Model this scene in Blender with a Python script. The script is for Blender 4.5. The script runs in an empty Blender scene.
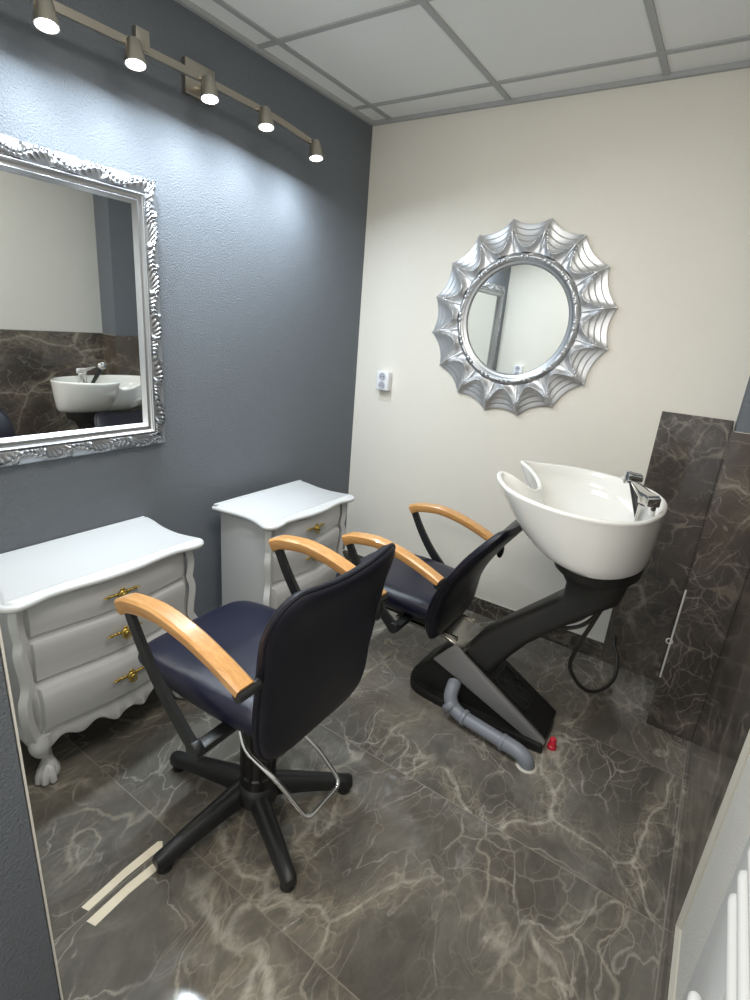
import bpy, bmesh, math, random
from mathutils import Vector, Matrix
random.seed(7)
PI = math.pi
SC = bpy.context.scene
COL = SC.collection

# ------------------------------------------------------------------ helpers
def lin(c):
    c = c / 255.0
    return c / 12.92 if c <= 0.04045 else ((c + 0.055) / 1.055) ** 2.4
def rgb(r, g, b): return (lin(r), lin(g), lin(b), 1.0)
def lerp(a, b, t): return a + (b - a) * t
def sstep(a, b, x):
    t = min(1.0, max(0.0, (x - a) / (b - a))); return t * t * (3 - 2 * t)
def curve1(pts, x):
    """smooth 1-D interpolation through sorted (x, y) knots"""
    if x <= pts[0][0]: return pts[0][1]
    if x >= pts[-1][0]: return pts[-1][1]
    for i in range(len(pts) - 1):
        if pts[i][0] <= x <= pts[i + 1][0]:
            x0, y0 = pts[i]; x1, y1 = pts[i + 1]
            def slope(k):
                if k <= 0 or k >= len(pts) - 1: return 0.0
                return (pts[k + 1][1] - pts[k - 1][1]) / (pts[k + 1][0] - pts[k - 1][0])
            h = x1 - x0; t = (x - x0) / h
            m0 = slope(i) * h; m1 = slope(i + 1) * h
            return ((2*t**3 - 3*t*t + 1) * y0 + (t**3 - 2*t*t + t) * m0 + (-2*t**3 + 3*t*t) * y1 + (t**3 - t*t) * m1)
def catmull(pts, n, closed=False):
    pts = [Vector(p) for p in pts]; N = len(pts); out = []
    segs = N if closed else N - 1
    for i in range(segs):
        if closed: p0, p1, p2, p3 = pts[i - 1], pts[i], pts[(i + 1) % N], pts[(i + 2) % N]
        else: p0, p1, p2, p3 = pts[max(i - 1, 0)], pts[i], pts[i + 1], pts[min(i + 2, N - 1)]
        for k in range(n):
            t = k / n
            out.append(0.5 * ((2 * p1) + (p2 - p0) * t + (2*p0 - 5*p1 + 4*p2 - p3) * t*t + (3*p1 - p0 - 3*p2 + p3) * t**3))
    if not closed: out.append(pts[-1].copy())
    return out
def resample(pts, n, closed=True):
    L = [0.0]; P = list(pts) + ([pts[0]] if closed else [])
    for a, b in zip(P, P[1:]): L.append(L[-1] + (b - a).length)
    out = []; j = 0
    for k in range(n):
        s = L[-1] * k / (n if closed else n - 1)
        while j < len(L) - 2 and L[j + 1] < s: j += 1
        d = L[j + 1] - L[j]; t = (s - L[j]) / d if d > 1e-9 else 0
        out.append(P[j].lerp(P[j + 1], t))
    return out

class MB:
    def __init__(self): self.v = []; self.f = []
    def add(self, vs, fs):
        o = len(self.v); self.v += [Vector(p) for p in vs]; self.f += [tuple(i + o for i in q) for q in fs]; return self
    def box(self, lo, hi, r=0.0, seg=2, rot=None, piv=None):
        bm = bmesh.new(); bmesh.ops.create_cube(bm, size=1.0)
        s = [hi[i] - lo[i] for i in range(3)]; c = Vector([(hi[i] + lo[i]) / 2 for i in range(3)])
        for v in bm.verts: v.co = Vector((v.co.x * s[0], v.co.y * s[1], v.co.z * s[2]))
        if r > 0: bmesh.ops.bevel(bm, geom=bm.edges[:], offset=min(r, min(s) * .49), segments=seg, profile=.5, affect='EDGES')
        for v in bm.verts:
            p = v.co + c
            if rot is not None:
                q = Vector(piv) if piv is not None else c
                p = rot @ (p - q) + q
            v.co = p
        return self._bm(bm)
    def _bm(self, bm):
        bm.verts.index_update()
        self.add([v.co.copy() for v in bm.verts], [[v.index for v in f.verts] for f in bm.faces]); bm.free(); return self
    def grid(self, P, wu=False, wv=False):
        nu, nv = len(P), len(P[0]); vs = [p for row in P for p in row]; fs = []
        for i in range(nu if wu else nu - 1):
            for j in range(nv if wv else nv - 1):
                a, b = (i + 1) % nu, (j + 1) % nv
                fs.append((i*nv + j, a*nv + j, a*nv + b, i*nv + b))
        return self.add(vs, fs)
    def loft(self, rings, cap0=True, cap1=True):
        n = len(rings[0]); o = len(self.v); self.grid(rings, wv=True)
        if cap0: self.f.append(tuple(o + k for k in range(n))[::-1])
        if cap1: self.f.append(tuple(o + (len(rings) - 1) * n + k for k in range(n)))
        return self
    def tube(self, pts, r, n=12, closed=False, flat=None):
        """round (or flattened: flat=(ry factor, ref up)) tube along pts"""
        pts = [Vector(p) for p in pts]; N = len(pts)
        rad = r if isinstance(r, (list, tuple)) else [r] * N
        T = []
        for i in range(N):
            a = pts[i - 1] if (i > 0 or closed) else pts[i]; b = pts[(i + 1) % N] if (i < N - 1 or closed) else pts[i]
            T.append((b - a).normalized())
        up = Vector((0, 0, 1)) if abs(T[0].z) < .9 else Vector((1, 0, 0))
        u = (up - T[0] * up.dot(T[0])).normalized(); rings = []
        for i in range(N):
            u = (u - T[i] * u.dot(T[i])).normalized(); w = T[i].cross(u)
            rings.append([pts[i] + (u * math.cos(2*PI*k/n) + w * math.sin(2*PI*k/n)) * rad[i] for k in range(n)])
        if closed: self.grid(rings, wu=True, wv=True)
        else: self.loft(rings)
        return self
    def lathe(self, prof, n=32, origin=(0, 0, 0), axis=(0, 0, 1)):
        """prof: list of (radius, height) along axis"""
        ax = Vector(axis).normalized(); q = Vector((0, 0, 1)).rotation_difference(ax); o = Vector(origin)
        rings = [[o + q @ Vector((max(r, 1e-5) * math.cos(2*PI*k/n), max(r, 1e-5) * math.sin(2*PI*k/n), h)) for k in range(n)] for r, h in prof]
        return self.loft(rings)
    def prism(self, poly, fn, t0, t1, r=0.0, seg=2):
        """extrude a 2-D polygon; fn(a, b, t) -> point; bevelled by r"""
        bm = bmesh.new(); n = len(poly)
        A = [bm.verts.new(fn(p[0], p[1], t0)) for p in poly]; B = [bm.verts.new(fn(p[0], p[1], t1)) for p in poly]
        bm.faces.new(A[::-1]); bm.faces.new(B)
        for i in range(n): bm.faces.new((A[i], A[(i+1) % n], B[(i+1) % n], B[i]))
        bmesh.ops.recalc_face_normals(bm, faces=bm.faces[:])
        if r > 0: bmesh.ops.bevel(bm, geom=[e for e in bm.edges if e.calc_face_angle(0) > .5], offset=r, segments=seg, profile=.5, affect='EDGES')
        return self._bm(bm)
    def blob(self, c, s, n=16, m=10, rot=None):
        c = Vector(c); rings = []
        for i in range(1, m):
            th = PI * i / m
            ring = []
            for k in range(n):
                p = Vector((s[0]*math.sin(th)*math.cos(2*PI*k/n), s[1]*math.sin(th)*math.sin(2*PI*k/n), -s[2]*math.cos(th)))
                ring.append(c + (rot @ p if rot is not None else p))
            rings.append(ring)
        o = len(self.v); self.grid(rings, wv=True)
        a = Vector((0, 0, -s[2])); b = Vector((0, 0, s[2]))
        if rot is not None: a, b = rot @ a, rot @ b
        self.v += [c + a, c + b]; ia = len(self.v) - 2; ib = ia + 1
        for k in range(n):
            self.f.append((ia, o + (k+1) % n, o + k)); L = o + (m - 2) * n
            self.f.append((ib, L + k, L + (k+1) % n))
        return self
    def pillow(self, outline, T, mp, p=2.6, rings=(0, .25, .5, .7, .82, .9, .95, .98, .995)):
        """closed cushion: outline list of 2-D points, half thickness T, mp(a, b, h) -> point"""
        n = len(outline); c = sum((Vector(q) for q in outline), Vector((0, 0))) / n
        R = []
        for sgn in (-1, 1):
            rr = list(rings) if sgn < 0 else list(rings)[::-1]
            for s in rr:
                h = T * (1 - s ** (p * 3)) ** (1 / 2.2) * sgn
                ss = max(s, .002)
                R.append([mp(c.x + (q[0]-c.x)*ss, c.y + (q[1]-c.y)*ss, h) for q in outline])
            if sgn < 0: R.append([mp(q[0], q[1], 0) for q in outline])
        return self.loft(R)
    def build(self, name, mat, parent=None, smooth=True, angle=38):
        me = bpy.data.meshes.new(name); me.from_pydata([tuple(v) for v in self.v], [], self.f)
        bm = bmesh.new(); bm.from_mesh(me); bmesh.ops.remove_doubles(bm, verts=bm.verts[:], dist=1e-6)
        bmesh.ops.recalc_face_normals(bm, faces=bm.faces[:]); bm.to_mesh(me); bm.free()
        if smooth:
            me.shade_smooth(); me.set_sharp_from_angle(angle=math.radians(angle))
        me.materials.append(mat)
        o = bpy.data.objects.new(name, me); COL.objects.link(o)
        if parent is not None: o.parent = parent
        return o
def tag(o, label, cat, group=None):
    o['label'] = label; o['category'] = cat
    if group: o['group'] = group
    return o
def thing(name, loc, label, cat, group=None, rz=0.0):
    o = bpy.data.objects.new(name, None); COL.objects.link(o); o.location = loc; o.rotation_euler = (0, 0, rz)
    o.empty_display_size = .05
    return tag(o, label, cat, group)
def struct(o): o['kind'] = 'structure'; return o

# ------------------------------------------------------------------ materials
class NT:
    def __init__(self, name):
        self.m = bpy.data.materials.new(name); self.m.use_nodes = True; self.t = self.m.node_tree
        self.b = self.t.nodes['Principled BSDF']
    def n(self, typ, **kw):
        nd = self.t.nodes.new(typ)
        for k, v in kw.items():
            if k.startswith('i_'): nd.inputs[int(k[2:])].default_value = v
            else: setattr(nd, k, v)
        return nd
    def l(self, a, b): self.t.links.new(a, b)
    def math(self, op, a, b=None, c=None, clamp=False):
        nd = self.n('ShaderNodeMath', operation=op); nd.use_clamp = clamp
        for i, x in enumerate((a, b, c)):
            if x is None: continue
            if isinstance(x, (int, float)): nd.inputs[i].default_value = x
            else: self.l(x, nd.inputs[i])
        return nd.outputs[0]
    def vmath(self, op, a, b, s=None):
        nd = self.n('ShaderNodeVectorMath', operation=op)
        for i, x in enumerate((a, b)):
            if x is None: continue
            if isinstance(x, tuple): nd.inputs[i].default_value = x
            else: self.l(x, nd.inputs[i])
        if s is not None: nd.inputs['Scale'].default_value = s
        return nd.outputs[0]
    def ramp(self, x, a, b, c=0.0, d=1.0):
        nd = self.n('ShaderNodeMapRange'); nd.interpolation_type = 'SMOOTHSTEP'
        self.l(x, nd.inputs[0])
        for i, q in zip((1, 2, 3, 4), (a, b, c, d)): nd.inputs[i].default_value = q
        return nd.outputs[0]
    def mix(self, f, a, b):
        nd = self.n('ShaderNodeMix'); nd.data_type = 'RGBA'
        if isinstance(f, (int, float)): nd.inputs[0].default_value = f
        else: self.l(f, nd.inputs[0])
        for i, x in ((6, a), (7, b)):
            if isinstance(x, tuple): nd.inputs[i].default_value = x
            else: self.l(x, nd.inputs[i])
        return nd.outputs[2]
    def noise(self, vec, scale, detail=4.0, rough=.55, out=0):
        nd = self.n('ShaderNodeTexNoise'); nd.inputs['Scale'].default_value = scale; nd.inputs['Detail'].default_value = detail
        nd.inputs['Roughness'].default_value = rough; self.l(vec, nd.inputs['Vector']); return nd.outputs[out]
    def coord(self): return self.n('ShaderNodeTexCoord').outputs['Object']
    def bump(self, h, dist, strength=1.0):
        nd = self.n('ShaderNodeBump'); nd.inputs['Strength'].default_value = strength; nd.inputs['Distance'].default_value = dist
        self.l(h, nd.inputs['Height']); self.l(nd.outputs[0], self.b.inputs['Normal'])

def simple(name, col, rough=.5, metal=0.0, var=.06, scale=30, bump=0.0, bscale=200, coat=0.0, spec=.5):
    g = NT(name); c = g.coord(); nz = g.noise(c, scale * .2, 2); var = var * .5
    k = 1 - var
    g.l(g.mix(nz, tuple(x * k for x in col[:3]) + (1,), tuple(min(1, x * (1 + var)) for x in col[:3]) + (1,)), g.b.inputs['Base Color'])
    g.b.inputs['Roughness'].default_value = rough
    g.b.inputs['Metallic'].default_value = metal; g.b.inputs['Specular IOR Level'].default_value = spec
    if coat: g.b.inputs['Coat Weight'].default_value = coat; g.b.inputs['Coat Roughness'].default_value = .08
    if bump: g.bump(g.noise(c, bscale, 3), bump)
    return g.m

def plaster(name, col, scale=95, dist=.004, strength=.7, rough=.85):
    g = NT(name); c = g.coord()
    a = g.noise(c, scale, 3, .6); b = g.noise(c, 2.0, 3)
    g.l(g.mix(b, tuple(x * .95 for x in col[:3]) + (1,), tuple(x * 1.04 for x in col[:3]) + (1,)), g.b.inputs['Base Color'])
    g.b.inputs['Roughness'].default_value = rough; g.b.inputs['Specular IOR Level'].default_value = .3
    g.bump(a, dist, strength); return g.m

TONE_FLOOR = [rgb(74, 71, 66), rgb(122, 118, 110), rgb(104, 92, 79), rgb(93, 89, 83), rgb(144, 136, 121), rgb(172, 164, 148), rgb(182, 177, 165)]
TONE_WALL = [rgb(54, 50, 47), rgb(90, 84, 78), rgb(86, 72, 62), rgb(68, 63, 59), rgb(122, 112, 98), rgb(152, 143, 128), rgb(162, 154, 142)]
def marble(name, tiled=False, off=(0, 0, 0), rough=.07, tone=TONE_FLOOR):
    g = NT(name); P = g.coord(); grout = None
    if tiled:
        sp = g.n('ShaderNodeSeparateXYZ'); g.l(P, sp.inputs[0])
        rx = g.math('DIVIDE', g.math('ADD', sp.outputs[0], -.79 + 12.6), 1.26); ry = g.math('DIVIDE', g.math('ADD', sp.outputs[1], .61 + 6.3), .63)
        ix = g.math('FLOOR', rx); iy = g.math('FLOOR', ry)
        fx = g.math('FRACT', rx); fy = g.math('FRACT', ry)
        dx = g.math('MULTIPLY', g.math('MINIMUM', fx, g.math('SUBTRACT', 1.0, fx)), 1.26)
        dy = g.math('MULTIPLY', g.math('MINIMUM', fy, g.math('SUBTRACT', 1.0, fy)), .63)
        grout = g.ramp(g.math('MINIMUM', dx, dy), .0012, .0024, 1.0, 0.0)
        cb = g.n('ShaderNodeCombineXYZ'); g.l(ix, cb.inputs[0]); g.l(iy, cb.inputs[1])
        wn = g.n('ShaderNodeTexWhiteNoise'); wn.noise_dimensions = '3D'; g.l(cb.outputs[0], wn.inputs['Vector'])
        P = g.vmath('ADD', P, g.vmath('SCALE', wn.outputs['Color'], None, 9.0))
    P = g.vmath('ADD', P, off)
    mp = g.n('ShaderNodeMapping'); mp.inputs['Rotation'].default_value = (.3, .2, .7); mp.inputs['Scale'].default_value = (1.0, .60, 1.0); g.l(P, mp.inputs[0]); S = mp.outputs[0]
    w1 = g.vmath('SUBTRACT', g.noise(S, 1.6, 3, .55, 1), (.5, .5, .5)); w2 = g.vmath('SUBTRACT', g.noise(S, 8.0, 5, .62, 1), (.5, .5, .5))
    Q = g.vmath('ADD', S, g.vmath('SCALE', w1, None, .46)); Q = g.vmath('ADD', Q, g.vmath('SCALE', w2, None, .060))
    def vor(scale, lo, hi, vec):
        nd = g.n('ShaderNodeTexVoronoi'); nd.feature = 'DISTANCE_TO_EDGE'; nd.inputs['Scale'].default_value = scale; g.l(vec, nd.inputs['Vector'])
        return g.ramp(nd.outputs['Distance'], lo, hi, 1.0, 0.0)
    def patch(sc, lo, hi, o): return g.ramp(g.noise(g.vmath('ADD', P, o), sc, 4), lo, hi)
    def ridge(sc, wd, o):
        x = g.math('ABSOLUTE', g.math('SUBTRACT', g.noise(g.vmath('ADD', Q, o), sc, 2, .5), .5)); return g.ramp(x, .0, wd, 1.0, 0.0)
    mott = g.ramp(g.noise(Q, 30, 6, .7), .38, .66)
    fade = patch(2.2, .40, .60, (3, 1, 2)); fade2 = patch(3.0, .42, .64, (7, 5, 1))
    band = g.math('MULTIPLY', vor(2.4, .0, .20, Q), fade)                              # broad broken bands
    v1 = g.math('MULTIPLY', vor(2.4, .0, .022, Q), fade)
    v2 = g.math('MULTIPLY', vor(6.0, .0, .024, Q), fade2)
    v3 = g.math('MULTIPLY', ridge(3.2, .010, (0, 0, 0)), patch(2.4, .36, .60, (1, 9, 4)))
    v4 = g.math('MULTIPLY', ridge(7.0, .014, (4, 2, 6)), patch(3.1, .40, .62, (6, 3, 4)))
    crack = g.math('MULTIPLY', vor(17.0, .0, .05, Q), g.math('MAXIMUM', band, g.math('MULTIPLY', fade2, .6)))
    cloud = g.ramp(g.noise(Q, 3.2, 10, .72), .30, .72); grain = g.noise(Q, 24, 6, .7)
    base = g.mix(cloud, tone[0], tone[1])
    base = g.mix(g.math('MULTIPLY', patch(1.7, .50, .70, (5, 5, 5)), .5), base, tone[2])
    base = g.mix(g.math('MULTIPLY', g.ramp(grain, .35, .65), .45), base, tone[3])
    base = g.mix(g.math('MULTIPLY', band, g.math('MULTIPLY_ADD', mott, .65, .12)), base, tone[4])
    base = g.mix(g.math('MULTIPLY', crack, .42), base, tone[5])
    base = g.mix(g.math('MULTIPLY', v1, g.math('MULTIPLY_ADD', mott, .4, .35)), base, tone[6]); base = g.mix(g.math('MULTIPLY', v3, .55), base, tone[5])
    base = g.mix(g.math('MULTIPLY', v4, .38), base, tone[6]); base = g.mix(g.math('MULTIPLY', v2, g.math('MULTIPLY_ADD', mott, .4, .25)), base, tone[6])
    if grout is not None: base = g.mix(g.math('MULTIPLY', grout, .75), base, rgb(140, 134, 124))
    g.l(base, g.b.inputs['Base Color'])
    r = g.ramp(g.noise(P, 6, 4), .3, .7, rough * .8, rough * 1.3)
    g.l(r, g.b.inputs['Roughness'])
    return g.m

M = {}
M['blue'] = plaster('blue_grey_roughcast', rgb(110, 115, 121), 170, .0055, .95)
M['cream'] = plaster('cream_plaster', rgb(228, 224, 214), 110, .0025, .5)
M['creamfine'] = plaster('white_roughcast', rgb(206, 204, 197), 150, .004, .7)
M['ceil'] = simple('ceiling_tile', rgb(238, 239, 237), .9, var=.02, bump=.001, bscale=260)
M['bar'] = simple('ceiling_bar', rgb(172, 174, 174), .6, var=.02)
M['floor'] = marble('marble_floor', True, (3.1, .7, 2.0), .065)
M['marbleA'] = marble('marble_wall_slab', False, (1.3, 4.0, 7.7), .12, TONE_WALL)
M['marbleB'] = marble('marble_wall_tile', False, (5.2, 9.1, 3.3), .12, TONE_WALL)
M['grout'] = simple('pale_grout', rgb(188, 184, 172), .85)
M['white'] = simple('white_lacquer', rgb(200, 201, 201), .28, var=.02, coat=.3)
M['gold'] = simple('antique_brass', rgb(182, 156, 84), .35, 1.0, var=.25, scale=120)
M['navy'] = simple('navy_vinyl', rgb(14, 15, 38), .34, var=.10, bump=.0006, bscale=320)
M['navyback'] = simple('navy_vinyl_shell', rgb(10, 11, 26), .42, var=.10, bump=.0005, bscale=320)
def wood():
    g = NT('beech_wood'); c = g.coord(); s = g.n('ShaderNodeMapping'); s.inputs['Scale'].default_value = (3, 40, 40); g.l(c, s.inputs[0])
    nz = g.noise(s.outputs[0], 3.0, 5, .6)
    g.l(g.mix(g.ramp(nz, .3, .7), rgb(208, 158, 98), rgb(192, 138, 80)), g.b.inputs['Base Color'])
    g.b.inputs['Roughness'].default_value = .32; g.b.inputs['Coat Weight'].default_value = .4; g.b.inputs['Coat Roughness'].default_value = .12
    return g.m
M['wood'] = wood()
M['black'] = simple('black_painted_steel', rgb(30, 31, 32), .38, var=.1)
M['plastic'] = simple('black_plastic', rgb(22, 22, 22), .42, var=.1)
M['charcoal'] = simple('charcoal_moulding', rgb(42, 42, 41), .5, var=.08, bump=.0006, bscale=500)
M['dark'] = simple('dark_recess', rgb(9, 9, 9), .7)
M['chrome'] = simple('chrome', rgb(225, 225, 225), .08, 1.0, var=.03)
M['nickel'] = simple('brushed_nickel', rgb(190, 182, 168), .28, 1.0, var=.05)
M['steel'] = simple('grey_coated_steel', rgb(136, 136, 137), .38, .3, var=.04)
M['satin'] = simple('satin_steel', rgb(160, 158, 152), .25, 1.0, var=.04)
M['ceramic'] = simple('white_ceramic', rgb(232, 232, 228), .09, var=.01, coat=.5)
M['pvc'] = simple('grey_pvc', rgb(122, 126, 134), .4, var=.05)
M['red'] = simple('red_plastic', rgb(196, 40, 60), .35)
M['hose'] = simple('black_rubber_hose', rgb(60, 58, 53), .45)
M['silver'] = simple('silver_leaf', rgb(218, 219, 221), .40, .85, var=.06, scale=60)
M['silverpale'] = simple('pale_silver_paint', rgb(156, 158, 162), .34, .9, var=.08, scale=50)
M['silverin'] = simple('satin_silver_moulding', rgb(182, 184, 187), .3, .85, var=.04)
M['glass'] = simple('mirror_glass', rgb(232, 234, 233), .015, 1.0, var=.0)
M['socket'] = simple('white_socket_plastic', rgb(232, 233, 236), .35, var=.01)
M['sockhole'] = simple('grey_socket_well', rgb(176, 178, 188), .5)
M['enamel'] = simple('white_enamel', rgb(204, 205, 204), .25, var=.01)
M['tape'] = simple('cream_masking_tape', rgb(232, 220, 196), .7, var=.05, scale=60)
M['trimwhite'] = simple('white_tile_trim', rgb(214, 214, 210), .4)
def emit():
    g = NT('led_lens'); c = g.coord(); nz = g.noise(c, 60, 1)
    g.b.inputs['Base Color'].default_value = (.9, .93, 1, 1)
    g.l(g.mix(nz, (.9, .95, 1, 1), (.95, .98, 1, 1)), g.b.inputs['Emission Color']); g.b.inputs['Emission Strength'].default_value = 12
    return g.m
M['led'] = emit()

# ------------------------------------------------------------------ room shell
W = 2.061; H = 2.50; YF = -4.2; TILE = 1.257; BH = .098
o = struct(MB().box((-.12, YF, -.1), (3.4, .12, 0)).build('floor', M['floor'], smooth=False))
struct(MB().box((-.12, -2.40, 0), (0, .12, H + .1)).build('wall_left', M['blue'], smooth=False))
struct(MB().box((0, 0, 0), (W + .14, .12, H + .1)).build('wall_back', M['cream'], smooth=False))
struct(MB().box((W + .012, YF, 0), (W + .14, 0, H + .1)).build('wall_right', M['creamfine'], smooth=False))
# entrance wall: cream towards the room, blue in the doorway
FE = .945
struct(MB().box((-.12, -2.40, 0), (FE, -2.281, H)).build('wall_front', M['blue'], smooth=False))
struct(MB().box((0, -2.2785, 0), (FE + .0015, -2.275, H)).build('trim_1', M['cream'], smooth=False))
# tile chase in the right corner (lower part tiled, upper part painted)
CX, CY = 1.893, -.368
struct(MB().box((CX + .008, CY + .008, TILE), (W + .012, 0, H)).build('wall_chase', M['blue'], smooth=False))
struct(MB().box((CX, CY, 0), (W, -.012, TILE), .0012, 1).build('trim_2', M['marbleB'], smooth=False))
b = MB().box((CX - .003, CY - .0045, .235), (CX + .004, CY + .004, .635), .001, 1)
b.tube([(CX - .004 + .011*math.cos(a), CY - .003, .405 + .011*math.sin(a)) for a in [2*PI*k/20 for k in range(20)]], .0028, 8, closed=True)
struct(b.build('trim_3', M['trimwhite']))
b = MB()
b.box((CX + .003, CY - .0008, TILE - .003), (W, CY + .002, TILE - .0005))
struct(b.build('trim_4', M['grout'], smooth=False))
# marble slab on the back wall beside the basin
SX = 1.632
struct(MB().box((SX, -.012, 0), (CX, 0, TILE), .0012, 1).build('trim_5', M['marbleA'], smooth=False))
# right wall marble with pale grout bead where it stops against the plaster
TY = -1.30
struct(MB().box((W, TY, 0), (W + .012, CY, TILE), .0).build('trim_6', M['marbleB'], smooth=False))
struct(MB().box((W, YF, 0), (W + .012, TY, BH)).build('baseboard_right', M['marbleB'], smooth=False))
b = MB()
b.prism([(W, TY), (W + .012, TY), (W + .012, TY - .018), (W + .008, TY - .018)], lambda a, c, t: (a, c, t), BH, TILE)
b.prism([(W, BH), (W + .012, BH), (W + .012, BH + .014), (W + .008, BH + .014)], lambda a, c, t: (a, t, c), YF, TY)
struct(b.build('trim_7', M['grout'], smooth=False))
struct(MB().box((.0, -2.275, 0), (.010, -.010, BH), .001, 1).build('baseboard_left', M['marbleB'], smooth=False))
struct(MB().box((.010, -.010, 0), (SX, 0, BH), .001, 1).build('baseboard_back', M['marbleB'], smooth=False))
b = MB(); b.box((.010, -2.275, BH - .001), (.012, -.0105, BH + .002)); b.box((.012, -.0115, BH - .001), (SX, -.0095, BH + .002)); b.box((0, -2.275, BH), (.0105, -.0105, BH + .0015))
b.box((.0105, -.0105, BH), (SX, 0, BH + .0015))
struct(b.build('trim_8', M['grout'], smooth=False))
# suspended ceiling: tiles with a thin lowered bar grid
struct(MB().box((-.12, YF, H), (3.4, .12, H + .1)).build('ceiling', M['ceil'], smooth=False))
b = MB(); bz = H - .006
for x in (.115, .74, 1.365, 1.99): b.box((x - .012, YF, bz), (x + .012, 0, H))
for k in range(7):
    y = -.185 - .628 * k; b.box((0, y - .012, bz + .0006), (W, y + .012, H + .002))
b.box((-.001, -2.276, H - .018), (.018, .001, H + .003)); b.box((.002, -.018, H - .0175), (W, .002, H + .0035))
struct(b.build('trim_9', M['bar'], smooth=False))

# ------------------------------------------------------------------ chest of drawers
BOMB = [(.10, -.012), (.165, -.002), (.22, .010), (.29, .022), (.345, .020), (.375, .006), (.39, .001), (.43, .003), (.48, .009), (.52, .010), (.54, .002), (.555, .002), (.60, .008), (.64, .006), (.672, 0)]
def make_commode(loc, hw, label, group):
    root = thing('chest_of_drawers', loc, label, 'chest of drawers', group)
    D = .318; hb = hw - .042
    def serp(t): return .016 * math.cos(PI * t * .92)
    def fx(y, z): return D + serp(y / hb) + curve1(BOMB, z)
    def side(z): return hb + .012 * sstep(.62, .20, z) * 0
    # carcass
    rings = []
    for k in range(28):
        z = lerp(.172, .672, k / 27); s = side(z); R = [(0, -s * .97, z), (.1, -s * .985, z), (D - .030 + curve1(BOMB, z) * .5, -s, z)]
        R += [(fx(y, z) - .006, y, z) for y in [lerp(-(hb - .022), hb - .022, j / 24) for j in range(25)]]
        R += [(D - .030 + curve1(BOMB, z) * .5, s, z), (.1, s * .985, z), (0, s * .97, z)]
        rings.append([Vector(p) for p in R])
    MB().loft(rings).build('carcass', M['white'], root, angle=30)
    # plinth moulding on the sides
    for sg in (-1, 1):
        b = MB(); b.box((.0, min(sg*hb*.95, sg*(hb + .010)), .150), (D - .02, max(sg*hb*.95, sg*(hb + .010)), .176), .006, 2)
        b.build('plinth_moulding', M['white'], root)
        # canted corner stile following the bombe curve
        rr = []
        for k in range(30):
            z = lerp(.155, .670, k / 29); q = curve1(BOMB, z) * 1.05 + .004
            c = Vector((D - .014, sg * (hb - .010), z)); nrm = Vector((.52, .854 * sg, 0)); t = Vector((-.854 * sg, .52, 0)) * .0145
            c = c + nrm * (q + .008); hgt = nrm * .016; prof = []
            for a, h in ((-1, -1), (-1, .30), (-.86, .50), (0, .52), (.86, .50), (1, .30), (1, -1)): prof.append(c + t * a + hgt * h)
            rr.append(prof)
        MB().loft(rr).build('corner_stile', M['white'], root, angle=26)
    # top slab with ogee edge
    ht = hw; Dt = .354
    half = [(0, ht - .002), (.05, ht - .006), (.13, ht - .020), (.21, ht - .022), (.27, ht - .010), (.315, ht + .004), (.338, ht + .003), (.360, ht - .016), (.366, ht - .046), (.358, ht - .09),
            (.352, ht * .62), (.357, ht * .42), (.367, ht * .2), (.370, 0)]
    pts = half + [(x, -y) for x, y in half[-2::-1]]
    out2 = catmull([(x, y, 0) for x, y in pts], 6)
    def offs(d):
        n = len(out2); R = []
        for i in range(n):
            a = out2[max(i - 1, 0)]; c = out2[min(i + 1, n - 1)]; t = (c - a).normalized(); nr = Vector((t.y, -t.x, 0))
            p = out2[i] - nr * d if False else out2[i] + nr * d
            R.append(Vector((max(0.0, p.x) if 0 < i < n - 1 else 0.0, p.y, 0)))
        return R
    s = -1 if (offs(.01)[len(out2) // 2].x > out2[len(out2) // 2].x) else 1
    rings = [[p + Vector((0, 0, z)) for p in offs(d * s)] for d, z in ((.022, .668), (.016, .672), (.004, .674), (-.001, .680), (0, .687), (.004, .692), (.010, .694), (.013, .6925), (.0155, .6935), (.020, .698), (.026, .700))]
    MB().loft(rings).build('top', M['white'], root, angle=50)
    MB().box((0.001, -ht * .97, .699), (.016, ht * .93, .7022), .001, 2).build('top_back_ledge', M['white'], root)
    # drawers
    yw = hb - .022
    for z0, z1 in ((.216, .376), (.390, .534), (.549, .664)):
        nu, nv = 60, 24; G = []; pr = .022 if z0 < .3 else .0160
        for i in range(nu + 1):
            u = -1 + 2 * i / nu; row = []
            y = yw * u
            for j in range(nv + 1):
                v = -1 + 2 * j / nv; z = lerp(z0, z1, (v + 1) / 2)
                e = min((1 - abs(u)) * yw, (1 - abs(v)) * (z1 - z0) / 2)
                row.append(Vector((fx(y, z) - .012 + pr * sstep(0, .0035, e) ** .6, y, z)))
            G.append(row)
        dr = MB().grid(G).build('drawer', M['white'], root, angle=28)
        zc = lerp(z0, z1, .52); xc = fx(0, zc) + .013
        h = MB()
        h.blob((xc + .004, 0, zc), (.009, .017, .014), 16, 10); h.blob((xc + .010, 0, zc - .002), (.008, .010, .009), 12, 8)
        for sg in (-1, 1):
            for dy, ry, rz, dz in ((.022, .008, .006, .002), (.034, .009, .0045, .003), (.046, .006, .0065, .002), (.056, .008, .0028, .002)):
                xx = fx(dy, zc) + .013
                h.blob((xx + .002, sg * dy, zc + dz), (.005, ry, rz), 10, 8)
            h.tube([(xc + .006, sg*.012, zc - .004), (xc + .012, sg*.013, zc - .014), (xc + .014, sg*.006, zc - .021), (xc + .014, 0, zc - .023)], .0028, 8)
        for dz in (-.018, .015): h.blob((xc + .003, 0, zc + dz), (.004, .008, .006), 10, 6)
        h.build('handle', M['gold'], dr)
    # scalloped apron with carved shell
    G = []
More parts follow.
